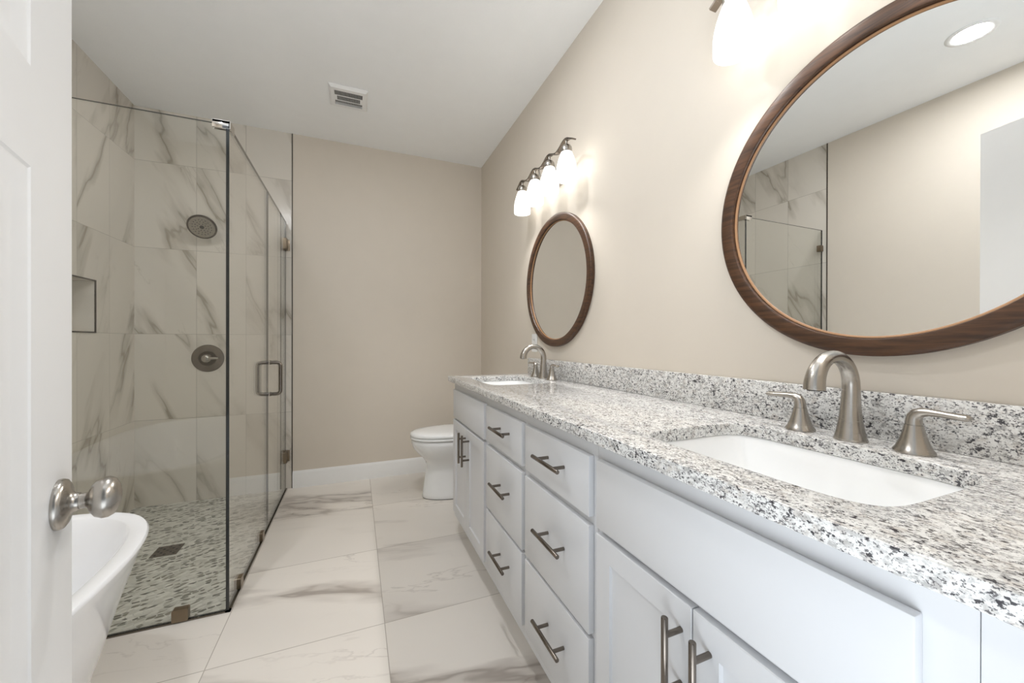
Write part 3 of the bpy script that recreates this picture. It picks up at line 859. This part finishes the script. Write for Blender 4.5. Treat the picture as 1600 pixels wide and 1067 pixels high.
# door
sd = empty('shower_door', (sx, YB - .03, 0)); tag(sd, 'clear glass shower door with a nickel pull, hinged at back wall', 'shower door')
attach(finish(pane(GX - TG, GX, YD + .002, YB - .022, .012, GT), 'glass', GLASS, None, slots=[GEDGE]), sd)
for z in (.215, 1.845):
    bm = bmesh.new()
    clamp_plate(bm, YB - .075, YB - .012, z, z + .085, 'x', sx, .030)
    box(bm, sx - .028, sx + .028, YB - .009, YB - .0005, z, z + .085, bev=.001)
    box(bm, sx - .008, sx + .008, YB - .014, YB - .006, z + .01, z + .075)
    tag(attach(finish(bm, 'hinge', CLAMP), sd), 'brushed metal glass hinge')
bm = bmesh.new()
yh = 2.795
for s in (1, -1):
    x0 = sx + s * TG / 2; xo = sx + s * .062; z0_, z1_ = .815, 1.012; rr = .022
    pts = [Vector((x0, yh, z1_))] + [Vector((xo - s * rr, yh, z1_))]
    pts += [Vector((xo - s * rr + s * rr * math.sin(a), yh, z1_ - rr + rr * math.cos(a))) for a in [math.radians(k * 15) for k in range(1, 7)]]
    pts += [Vector((xo - s * rr + s * rr * math.cos(a), yh, z0_ + rr - rr * math.sin(a))) for a in [math.radians(k * 15) for k in range(0, 7)]]
    pts += [Vector((x0, yh, z0_))]
    tube(bm, pts, .0108, 16)
    for z in (z0_, z1_): lathe(bm, [(0, 0), (.013, 0), (.013, .005), (0, .005)], (x0, yh, z), (s, 0, 0), 24)
tag(attach(finish(bm, 'pull_handle', NICKD, None, 45), sd), 'brushed nickel D shaped pull')

# ------------------------------------------------------------------ shower fittings
sh = empty('wall_shower', (-.99, YB, 2.0)); tag(sh, 'round nickel shower head on the tiled back wall', 'shower head')
bm = bmesh.new(); lathe(bm, [(0, 0), (.030, 0), (.030, .004), (.026, .010), (.014, .013), (0, .013)], (0, 0, 0), (0, -1, 0), 32); finish(bm, 'wall_flange', CHROME, sh, 40)
bm = bmesh.new(); tube(bm, [(0, -.008, 0), (0, -.045, -.002), (0, -.075, -.015), (0, -.098, -.038)], .0095, 16); finish(bm, 'shower_arm', CHROME, sh, 50)
ax = Vector((.04, -.80, -.60)).normalized(); hp = Vector((0, -.098, -.038))
bm = bmesh.new(); lathe(bm, [(0, -.004), (.014, 0), (.016, .006), (.020, .014), (.050, .022), (.079, .028), (.084, .032), (.086, .038), (.085, .044), (.080, .0465), (.076, .0450), (.076, .0440), (0, .0440)], hp, ax, 64); finish(bm, 'head', BRONZE, sh, 45)
bm = bmesh.new(); lathe(bm, [(0, .0441), (.0745, .0441), (.0745, .0452), (0, .0452)], hp, ax, 64); tag(finish(bm, 'spray_face', NICK, sh, 45), 'light grey spray face')
bm = bmesh.new()
X_, Y_, D_ = frame_for(ax)
for nn_, rr in ((8, .024), (13, .038), (18, .054)):
    for k in range(nn_):
        a = 2 * math.pi * k / nn_ + rr * 20
        lathe(bm, [(0, 0), (.0036, 0), (.0026, .0022), (0, .0022)], hp + ax * .0448 + (X_ * math.cos(a) + Y_ * math.sin(a)) * rr, ax, 8)
tag(finish(bm, 'nozzle_rings', RUBBER, sh), 'dark rubber nozzles in rings')
bm = bmesh.new(); lathe(bm, [(0, 0), (.013, 0), (.012, .003), (0, .003)], hp + ax * .0448, ax, 24); finish(bm, 'centre_cap', RUBBER, sh)

sv = empty('shower_valve', (-.992, YB, 1.02)); tag(sv, 'round nickel shower valve plate with lever, below the shower head', 'shower valve')
bm = bmesh.new(); lathe(bm, [(0, 0), (.097, 0), (.0985, .002), (.096, .005), (.060, .010), (.056, .010), (0, .010)], (0, 0, 0), (0, -1, 0), 64); finish(bm, 'escutcheon', NICKD, sv, 35)
bm = bmesh.new(); lathe(bm, [(0, .009), (.052, .009), (.053, .015), (.050, .018), (0, .018)], (0, 0, 0), (0, -1, 0), 48); tag(finish(bm, 'valve_ring', BRONZE, sv, 35), 'dark ring around the lever')
bm = bmesh.new(); lathe(bm, [(0, .017), (.036, .017), (.034, .030), (.028, .048), (.022, .058), (.012, .062), (0, .063)], (0, 0, 0), (0, -1, 0), 40); kb = finish(bm, 'valve_knob', NICK, sv, 50)
bm = bmesh.new(); tube(bm, [(0, -.046, 0), (.03, -.052, .001), (.062, -.056, .002), (.075, -.057, .002)], [.012, .010, .0085, .006], 16); finish(bm, 'lever', NICK, kb, 50)

sdn = empty('shower_drain', (-.952, 2.654, 0)); tag(sdn, 'small square metal drain in the pebble shower floor', 'drain')
bm = bmesh.new(); box(bm, -.058, .058, -.058, .058, -.0025, .0012); finish(bm, 'drain_plate', NICKD, sdn)
bm = bmesh.new()
for i in range(5):
    for j in range(5):
        if (i + j) % 2 == 0: box(bm, -.046 + i * .0205, -.036 + i * .0205, -.046 + j * .0205, -.036 + j * .0205, .0012, .0018)
finish(bm, 'drain_holes', DARK, sdn)
bpy.context.view_layer.update()
